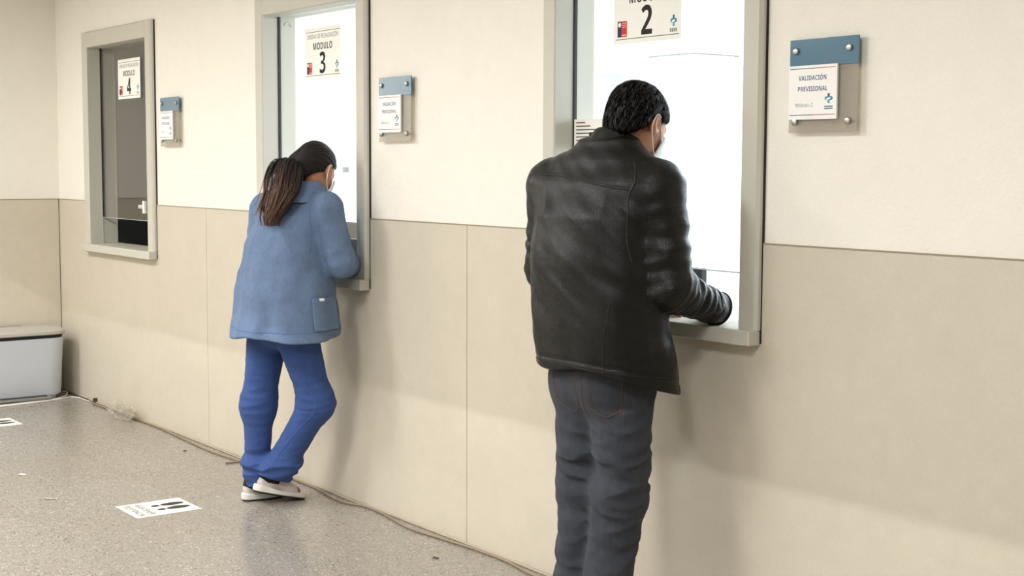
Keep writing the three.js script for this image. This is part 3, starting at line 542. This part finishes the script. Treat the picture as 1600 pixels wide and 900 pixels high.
// ---------------------------------------------------------------- person in the blue fleece jacket
{
  const base = [3.56, 0, .32], P = thing('person', 'person with brown ponytail in light blue fleece jacket and blue trousers', 'person', base, 'people at the windows');
  const add = (n, g, m, parent = P) => { g.translate(-base[0], -base[1], -base[2]); return mesh(n, g, m, parent); };
  const J = { shL: [3.455, 1.25, .29], shR: [3.80, 1.262, .20], elL: [3.395, 1.075, .30], elR: [3.838, 1.045, .148], wrL: [3.53, 1.015, .07], wrR: [3.70, 1.012, .015],
    hipL: [3.515, .77, .315], hipR: [3.685, .77, .285], knL: [3.465, .42, .345], knR: [3.695, .445, .19], anL: [3.452, .09, .345], anR: [3.535, .14, .295] };
  const H = frameOf([3.672, 1.412, .172], -.55, .5, .06);
  const neck = (x, y, z) => cap(x, y, z, [3.625, 1.26, .24], [3.66, 1.37, .195], .05, .047);
  const bodyF = (x, y, z) => { let d = cap(x, y, z, [3.60, .84, .295], [3.615, 1.18, .265], .10, .095); d = smin(d, cap(x, y, z, J.shL, J.shR, .04, .04), .05); d = smin(d, neck(x, y, z), .04);
    for (const [a, b, c] of [['shL', 'elL', 'wrL'], ['shR', 'elR', 'wrR']]) d = smin(d, Math.min(cap(x, y, z, J[a], J[b], .036, .03), cap(x, y, z, J[b], J[c], .03, .022)), .03);
    for (const [a, b, c] of [['hipL', 'knL', 'anL'], ['hipR', 'knR', 'anR']]) d = smin(d, Math.min(cap(x, y, z, J[a], J[b], .07, .042), cap(x, y, z, J[b], J[c], .042, .028)), .04); return d; };
  const HR = frameOf([3.692, 1.008, .012], -.1, .9, -.1), HL = frameOf([3.535, 1.005, .06], -.1, -.6, .1), hs = .94;
  const headF = (x, y, z) => { const q = H.loc(x, y, z); return smin(headField(q[0] / hs, q[1] / hs, q[2] / hs) * hs, neck(x, y, z), .03); };
  const hand = (fr, s) => (x, y, z) => { const q = fr.loc(x, y, z); return handField(q[0] / .88, q[1] / .88, q[2] / .88, s, .4) * .88; };
  add('body', merge([sdfMesh(bodyF, [3.3, 0, -.05], [3.95, 1.36, .5], .012, [3.6, .3]), sdfMesh((x, y, z) => Math.max(headF(x, y, z), 1.28 - y), [3.54, 1.26, .0], [3.82, 1.56, .34], .0035, [3.67, .17]), sdfMesh(hand(HR, -1), [3.5, .94, -.15], [3.8, 1.09, .08], .0032, [3.7, 0]), sdfMesh(hand(HL, 1), [3.42, .94, -.12], [3.72, 1.09, .12], .0032, [3.53, 0])]), skin(0xb07a58));
  const colorize = (g, fn) => { const p = g.attributes.position, c = new Float32Array(p.count * 3); for (let i = 0; i < p.count; i++) c.set(fn(p.getX(i), p.getY(i), p.getZ(i), i), i * 3); g.setAttribute('color', new THREE.BufferAttribute(c, 3)); return g; };
  // hair pulled back into a ponytail
  const tie = [3.655, 1.452, .255];
  const hairF = (x, y, z) => { const q = H.loc(x, y, z).map(v => v / hs); let d = ell(...q, [0, .034, .016], [.085, .098, .108]) * hs; const t = H.loc(...tie).map(v => v / hs);
    d = smin(d, cap(x, y, z, [3.67, 1.44, .24], tie, .045, .03), .05);
    const lx = q[0] - t[0], ly = q[1] - t[1], an = Math.atan2(ly, lx); d += .0008 * Math.sin(an * 46 + 5 * noise(q[0] * 20, q[1] * 20, q[2] * 20)) + .0016 * noise(q[0] * 40, q[1] * 40, q[2] * 14);
    const h = q[2] > .03 ? -.07 + .045 * sstep(.09, .03, q[2]) : q[2] > -.05 ? -.01 + .05 * sstep(.03, -.05, q[2]) : .04 + .04 * sstep(-.05, -.1, q[2]);
    d = smax(d, h - q[1], .01); d = smin(d, cap(x, y, z, [3.655, 1.40, .25], [3.645, 1.335, .25], .05, .04), .05); return smax(d, -ell(Math.abs(q[0]), q[1], q[2], [.082, -.016, .014], [.03, .032, .022]), .008); };
  const hm = std(0xffffff, .6, { vertexColors: true, specularIntensity: .5 });
  const hg = sdfMesh(hairF, [3.53, 1.28, .02], [3.82, 1.56, .36], .004, [3.67, .17]);
  colorize(hg, (x, y, z) => { const k = 1 + .4 * noise(x * 70, y * 70, z * 30); return [.009 * k, .0068 * k, .006 * k]; });
  const hair = add('hair', hg, hm);
  const tieG = new THREE.TorusGeometry(.024, .008, 10, 24); tieG.rotateX(.35); tieG.translate(tie[0], tie[1] + .002, tie[2] + .008); add('hair_tie', tieG, std(0x151214, .8), hair);
  const spine = new THREE.CatmullRomCurve3([V(...tie), V(3.655, 1.457, .285), V(3.672, 1.405, .318), V(3.695, 1.34, .348), V(3.71, 1.28, .382), V(3.71, 1.225, .408)]);
  const rad = t => .02 + .084 * Math.sin(Math.min(1, t * 1.5) * 1.9) * (1 - .6 * t * t);
  const pony = [], CP = [], locks = Array.from({ length: 26 }, () => [rr(0, 6.283), Math.sqrt(rnd()), rr(.7, 1.15), rr(.6, 1.7)]);
  for (let i = 0; i < 760; i++) {
    const lk = locks[i % 26], a = lk[0] + rr(-.35, .35), q = Math.min(1, Math.max(.1, lk[1] + rr(-.16, .16))), len = clamp(lk[2] * rr(.75, 1.12), .5, 1.12), sp = rr(-.5, .5), pts = [];
    const wild = i > 690 ? rr(.02, .045) : 0;
    for (let k = 0; k <= 9; k++) { const t = k / 9 * len, c = spine.getPoint(Math.min(1, t)), r = rad(Math.min(1, t)) * q, an = a + sp * t; if (t > 1) c.y -= (t - 1) * .25; c.x += Math.cos(an) * r * 1.12 - wild * t * t * 1.5; c.z += Math.sin(an) * r * .72 + .014 * noise(i * .7, t * 4, 2) * t; c.y += Math.sin(an) * r * .3 * (1 - t) + wild * t * .6; c.x += .016 * noise(i * .37, t * 5, 0) * t; pts.push(c); }
    const g = new THREE.TubeGeometry(new THREE.CatmullRomCurve3(pts), 12, rr(.0011, .002), 4, false), pp = g.attributes.position, br = lk[3] * rr(.75, 1.3);
    const cc = new Float32Array(pp.count * 3); for (let v = 0; v < pp.count; v++) { const t = Math.floor(v / 5) / 12, w = sstep(.28, .95, t + .12 * (lk[3] - 1)); cc.set([(.014 + .075 * w) * br, (.009 + .031 * w) * br, (.007 + .013 * w) * br], v * 3); }
    g.setAttribute('color', new THREE.BufferAttribute(cc, 3)); pony.push(g);
  }
  add('ponytail', merge(pony), std(0xffffff, .5, { vertexColors: true }), hair);
  { // mask
    const mk = sdfMesh((x, y, z) => { const q = H.loc(x, y, z).map(v => v / hs); const s = headField(q[0] * .97, q[1], q[2] + .004) * hs; return Math.max(Math.abs(s - .006) - .003, q[1] + .016, -.105 - q[1], q[2] + .042 + .1 * Math.max(0, q[1] + .07)); }, [3.54, 1.25, -.02], [3.82, 1.46, .2], .003, [3.67, .1]);
    const mask = add('face_mask', mk, std(0xe4e8ea, .8)); const lp = s => [[s * .06, -.03, -.052], [s * .074, .002, -.012], [s * .082, .02, .01], [s * .087, .01, .033], [s * .08, -.055, .02], [s * .058, -.088, -.05]].map(q => H.out(...q.map(v => v * hs)));
    for (const s of [-1, 1]) add('ear_loop', tube(lp(s), .0016, 40, 6), std(0xf0eeea, .7), mask);
  }
  // fleece jacket
  const TS = [[.66, 3.627, .298, .262, .222], [.735, 3.625, .297, .253, .214], [.90, 3.617, .292, .226, .188], [1.04, 3.612, .285, .200, .160], [1.15, 3.612, .272, .188, .146], [1.235, 3.617, .252, .168, .122], [1.285, 3.622, .235, .115, .088], [1.32, 3.63, .225, .07, .062]];
  const dRu = dirOf(J.shR, J.elR), dRf = dirOf(J.elR, J.wrR), dLu = dirOf(J.shL, J.elL), dLf = dirOf(J.elL, J.wrL);
  const sleeve = (x, y, z, s, e, w, du, df, off) => { let u = cap(x, y, z, s, e, .07, .058), f = cap(x, y, z, e, w, .057, .044); if (Math.min(u, f) < .05) { const tu = (x - s[0]) * du[0] + (y - s[1]) * du[1] + (z - s[2]) * du[2]; u -= (.003 + .006 * sstep(.08, .2, tu)) * folds(x, y, z, du, 18, 9, off); f -= .006 * (1 - 2 * Math.abs(folds(x, y, z, df, 22, 8, off + 4))) - .002; } return Math.max(smin(u, f, .03), (x - w[0]) * df[0] + (y - w[1]) * df[1] + (z - w[2]) * df[2] - .01); };
  const jacketF = (x, y, z) => {
    let d = loft(x, y, z, TS);
    d = smin(d, cap(x, y, z, J.shL, [3.57, 1.275, .265], .068, .06), .06); d = smin(d, cap(x, y, z, J.shR, [3.69, 1.285, .235], .068, .06), .06);
    if (Math.abs(d) < .06) { const low = sstep(1.2, .8, y), a = Math.atan2(x - 3.62, z - .29); d -= low * (.009 * Math.sin(a * 5 + .6) + .004 * Math.sin(a * 11 + y * 3)) * sstep(1.2, .75, y); d -= .012 * (1 - 2 * Math.abs(noise(x * 7 + y * 5, y * 4 - x * 3, z * 7))) * sstep(.75, 1.0, y) * sstep(1.28, 1.1, y); d -= .003 * noise(x * 22, y * 16, z * 22); }
    d = smax(d, .732 + .012 * Math.sin(x * 14) - .02 * (z - .3) - y, .01);
    d = smin(d, sleeve(x, y, z, J.shR, J.elR, J.wrR, dRu, dRf, 2.2), .025); return smin(d, sleeve(x, y, z, J.shL, J.elL, J.wrL, dLu, dLf, 6.4), .025);
  };
  const fleece = std(0xffffff, .95, { vertexColors: true, bumpMap: rep(fleeceBump, 4), bumpScale: .0016, sheen: .2, sheenRoughness: .7, sheenColor: new THREE.Color(.4, .48, .6) });
  const jg = sdfMesh(jacketF, [3.25, .67, -.05], [4.0, 1.37, .58], .0065, [3.62, .28]);
  const blue = (x, y, z) => { const k = 1 + .10 * noise(x * 18, y * 18, z * 18) + .12 * noise(x * 90, y * 90, z * 90); return [.125 * k, .185 * k, .30 * k]; };
  colorize(jg, blue); const jacket = add('jacket', jg, fleece);
  const th = std(0x5876a3, .9), S1 = (pts, dir, r = .002) => { const g = seam(jacketF, pts, dir, r); if (g) add('seam', g, th, jacket); };
  S1([[4.3, 1.31, .9], [4.32, 1.24, .92], [4.33, 1.15, .93], [4.33, 1.08, .93]], [-.62, 0, -.78]);
  S1([[3.38, .765, .95], [3.5, .768, .95], [3.65, .77, .95], [3.8, .768, .95]], [0, 0, -1], .0016);
  S1([[4.5, .768, .7], [4.5, .768, .5], [4.5, .77, .3]], [-1, 0, 0], .0016);
  { // folded collar, wider at its lower edge
    const N = 56, p = [], ix = [], prof = [[.07, -.1], [.076, .55], [.079, .95], [.085, 1.0], [.092, .9], [.112, .3], [.13, -.1], [.126, -.13], [.108, .2], [.086, .5]], c0 = [3.634, 1.298, .246], up = [.012, .078, -.034];
    for (let i = 0; i <= N; i++) { const a = i / N * Math.PI * 2; for (const [r, t] of prof) { const q = 1 + .03 * Math.sin(a * 4 + 1) + .22 * Math.max(0, Math.cos(a + .93)) * (1 - t); p.push(c0[0] + up[0] * t + Math.cos(a) * r * q * 1.06, c0[1] + up[1] * t - .025 * Math.max(0, -Math.sin(a)) * (1 - t), c0[2] + up[2] * t + Math.sin(a) * r * q); } }
    const m = prof.length; for (let i = 0; i < N; i++) for (let j = 0; j < m; j++) { const a = i * m + j, b = (i + 1) * m + j, a1 = i * m + (j + 1) % m, b1 = (i + 1) * m + (j + 1) % m; ix.push(a, a1, b, b, a1, b1); }
    const g = new THREE.BufferGeometry(); g.setAttribute('position', new THREE.Float32BufferAttribute(p, 3)); g.setAttribute('uv', new THREE.Float32BufferAttribute(p.flatMap((_, i) => i % 3 ? [] : [p[i], p[i + 1]]), 2)); g.setIndex(ix); g.computeVertexNormals(); colorize(g, blue); add('collar', g, fleece, jacket);
  }
  { // patch pocket on the side
    const pk = sdfMesh((x, y, z) => Math.max(Math.abs(jacketF(x, y, z) - .006) - .005, .772 - y, y - .905, .16 - z, z - .30, 3.7 - x), [3.7, .75, .13], [4.0, .93, .33], .0045, [3.62, .28]); colorize(pk, blue); add('pocket', pk, fleece, jacket);
    const c = march(jacketF, [4.4, .898, .255], [-1, 0, 0]); if (c) { const g = new RoundedBoxGeometry(.008, .012, .026, 2, .003); g.translate(c.x + .012, c.y, c.z); add('pocket_tag', g, std(0xeef0ee, .6), jacket); }
  }
  // trousers
  const leg = (x, y, z, h, k, a, off, fl) => { const d1 = cap(x, y, z, h, k, .094, .066), d2 = cap(x, y, z, k, a, .066, fl); let d = smin(d1, d2, .07) - .014 * Math.exp(-Math.pow((y - .165) / .03, 2));
    if (Math.abs(d) < .05) { const w = 1.1 * sstep(.26, .16, y) + 0.22 * Math.exp(-Math.pow((y - .45) / .06, 2)) + .15; d -= .011 * w * (1 - 2.2 * Math.abs(folds(x, y, z, [.1, .97, .2], 20, 6, off))) - .003; } return d; };
  const trF = (x, y, z) => { let d = ell(x, y, z, [3.60, .80, .298], [.165, .13, .125]); d = smin(d, leg(x, y, z, J.hipL, J.knL, J.anL, 3.3, .052), .03); let r = leg(x, y, z, J.hipR, J.knR, J.anR, 7.7, .066); const q = [x - J.anR[0], y - J.anR[1], z - J.anR[2]]; r = Math.max(r, -(q[1] * .93 + q[2] * -.3) - .035); d = smin(Math.max(d, .07 - y), r, .02); return Math.max(d, .06 - y, y - .9); };
  const cloth = std(0xffffff, .9, { vertexColors: true, bumpMap: rep(denimBump, 30), bumpScale: .0003 });
  const tg = sdfMesh(trF, [3.34, .02, .08], [3.82, .92, .46], .006, [3.58, .3]);
  colorize(tg, (x, y, z) => { const k = 1 + .12 * noise(x * 15, y * 15, z * 15); return [.034 * k, .075 * k, .235 * k]; });
  const tr = add('trousers', tg, cloth); const sg = seam(trF, [[4.3, .72, .55], [4.3, .58, .5], [4.3, .45, .42], [4.25, .3, .5], [4.2, .2, .55]], [-1, 0, -.35], .0016); if (sg) add('seam', sg, std(0x3f5fae, .9), tr);
  const sm = [std(0xc9bdb8, .8), std(0xdedad2, .7), std(0x1a1818, .8), std(0x141518, .8), std(0x9a5a4c, .7)];
  shoe(P, base, [3.41, 0, .40], 0, .02, .24, sm, 'shoe'); shoe(P, base, [3.505, .06, .395], -.26, .0, .245, sm, 'shoe');
}

// ---------------------------------------------------------------- pedal bin in the corner
{
  const t = thing('pedal_bin', 'pale grey plastic pedal bin with closed lid standing in the corner', 'bin', [.2, 0, .43]);
  const ring = (a, b, r, n = 9) => { const s = new THREE.Shape(); s.moveTo(-a + r, -b); s.lineTo(a - r, -b); s.absarc(a - r, -b + r, r, -Math.PI / 2, 0); s.lineTo(a, b - r); s.absarc(a - r, b - r, r, 0, Math.PI / 2); s.lineTo(-a + r, b); s.absarc(-a + r, b - r, r, Math.PI / 2, Math.PI); s.lineTo(-a, -b + r); s.absarc(-a + r, -b + r, r, Math.PI, 1.5 * Math.PI); return s.getSpacedPoints(96); };
  const stack = (levels) => { const p = [], ix = []; levels.forEach(([y, a, b, r]) => ring(a, b, r).forEach(q => p.push(q.x, y, q.y))); const m = p.length / 3 / levels.length; for (let i = 0; i < levels.length - 1; i++) for (let j = 0; j < m; j++) { const a = i * m + j, b = i * m + (j + 1) % m; ix.push(a, a + m, b, b, a + m, b + m); } const c = p.length / 3; p.push(0, levels[levels.length - 1][0], 0); const o = (levels.length - 1) * m; for (let j = 0; j < m; j++) ix.push(o + j, c, o + (j + 1) % m); const c0 = c + 1; p.push(0, levels[0][0], 0); for (let j = 0; j < m; j++) ix.push(j, (j + 1) % m, c0); const g = new THREE.BufferGeometry(); g.setAttribute('position', new THREE.Float32BufferAttribute(p, 3)); g.setIndex(ix); const n = toCreasedNormals(g.toNonIndexed(), .6); return worldUV(n); };
  const plastic = std(0xc3c7cd, .5, { bumpMap: rep(plasterBump, 8), bumpScale: .0003 });
  mesh('body', stack([[.03, .142, .318, .1], [.045, .146, .322, .1], [.2, .153, .33, .1], [.382, .162, .338, .1]]), plastic, t);
  mesh('foot', stack([[0, .125, .29, .085], [.03, .132, .30, .09]]), plastic, t);
  mesh('liner_gap', stack([[.382, .155, .331, .096], [.403, .155, .331, .096]]), std(0x17181b, .8), t);
  mesh('lid', stack([[.403, .166, .342, .098], [.408, .170, .346, .1], [.424, .170, .346, .1], [.429, .166, .342, .098], [.431, .155, .33, .09], [.4285, .14, .31, .08]]), std(0xb9b5ab, .45), t);
  const pd = mesh('pedal', rbx(.125, .19, .012, .032, -.22, .1, .006), std(0xa9a9aa, .3, { metalness: .8 }), t); mesh('pedal_pad', rbx(.15, .186, .0325, .036, -.2, .08, .0015), std(0x333436, .8), pd);
  mesh('hinge', rbx(-.171, -.155, .41, .438, -.16, .16, .004), std(0x9d9a92, .5), t);
}
// ---------------------------------------------------------------- cables, bag and scraps along the wall foot
const cableBeige = std(0xb3a68f, .6), cableDark = std(0x8d7e68, .6), cableWhite = std(0xe6e2d8, .55), cableBrown = std(0x4a3c2c, .7);
const cable = (pts, r, m, label) => { tag(mesh('cable', tube(pts.map(([x, z, y = 0]) => [x, y + r + .0004, z]), r, 260, 7), m), label, 'cable', 'cables along the wall foot'); };
cable([[.62, .040], [.68, .043], [.90, .042], [1.32, .036], [1.61, .031], [2.03, .055], [2.38, .071], [2.58, .062], [2.73, .051], [3.0, .032], [3.2, .029], [3.44, .038], [3.60, .063], [3.71, .063], [3.80, .03], [3.96, .032], [4.1, .052], [4.23, .068], [4.47, .047], [4.60, .036], [4.81, .031], [5.01, .058], [5.3, .06], [5.8, .04], [6.6, .05]], .0055, cableDark, 'brownish cable snaking along the floor just off the wall foot');
cable([[.24, .014], [.7, .014], [1.2, .016], [1.8, .013], [2.3, .018], [2.7, .02], [3.17, .014], [3.4, .012], [3.68, .02], [3.91, .012], [4.18, .014], [4.41, .014], [4.55, .014], [4.79, .013], [5.03, .018], [5.6, .015], [6.6, .014]], .0042, cableBeige, 'beige cable lying straight in the angle of floor and window wall');
cable([[.42, .9], [.405, .5], [.39, .36], [.365, .2], [.28, .09], [.20, .05], [.12, .03], [.05, .06]], .0045, cableWhite, 'white cable curving around the front of the pedal bin');
cable([[.45, .95], [.44, .6], [.425, .42], [.405, .3], [.36, .12], [.33, .07], [.38, .04], [.45, .038], [.56, .036]], .004, cableWhite, 'second white cable looping from the pedal bin to the wall foot');
cable([[.012, .03, .16], [.014, .035, .11], [.02, .03, .06], [.03, .03, .02], [.06, .03, 0], [.2, .026, 0], [.5, .024, 0]], .005, cableBrown, 'dark cable rising up the corner behind the pedal bin');
cable([[2.672, .13], [2.676, .10], [2.682, .05], [2.70, .036]], .0045, cableDark, 'short loose cable end lying beside the blue trousers');
{ // cable clip against the wall
  tag(mesh('cable_clip', rbx(.60, .612, 0, .03, .006, .03, .002), cableBrown), 'dark clip holding the cables near the corner', 'clip');
}
{ // crumpled clear bag
  const g = new THREE.IcosahedronGeometry(1, 12), p = g.attributes.position;
  for (let i = 0; i < p.count; i++) { let x = p.getX(i), y = p.getY(i), z = p.getZ(i); const n = Math.abs(noise(x * 2.3, y * 2.3, z * 2.3 + 5)) * .9 + Math.abs(noise(x * 5, y * 5 + 3, z * 5)) * .5, k = .75 + n; x *= .14 * k; z *= .04 * k; y = Math.max(0, (y * .5 + .42)) * .085 * k; p.setXYZ(i, x, y + .0006, z); }
  g.computeVertexNormals();
  tag(mesh('plastic_bag', g, new THREE.MeshPhysicalMaterial({ color: 0xf6f4ef, transmission: .88, roughness: .15, thickness: 0, ior: 1.45 })), 'crumpled clear plastic bag on the floor at the wall foot', 'bag').position.set(1.2, 0, .085);
}
const scrap = (x, z, w, d, turn, m, label) => { const g = new THREE.PlaneGeometry(w, d, 6, 4), p = g.attributes.position; for (let i = 0; i < p.count; i++) p.setZ(i, .003 + .006 * Math.abs(noise(p.getX(i) * 80, p.getY(i) * 80, x))); g.rotateX(-Math.PI / 2); g.rotateY(turn); const b = g.clone(); b.translate(0, -.0015, 0); const o = mesh('paper_scrap', merge([g, b]), m); o.position.set(x, -.001, z); tag(o, label, 'scrap', 'bits on the floor'); };
const scrapMat = std(0xf7f5ee, .8), dirtMat = std(0x4a4034, .9);
scrap(2.347, 1.002, .035, .022, .4, scrapMat, 'small bright white paper scrap alone on the terrazzo');
scrap(2.90, 1.052, .05, .012, 1.1, std(0xd8d2c4, .8), 'thin pale paper strip on the terrazzo left of the footprint sticker');
scrap(4.63, .21, .03, .01, .2, dirtMat, 'dark leaf-like crumb on the floor near the wall cables');
scrap(2.27, .165, .022, .01, .9, dirtMat, 'tiny dark crumb on the floor near the clear bag');
renderer.render(scene, camera);
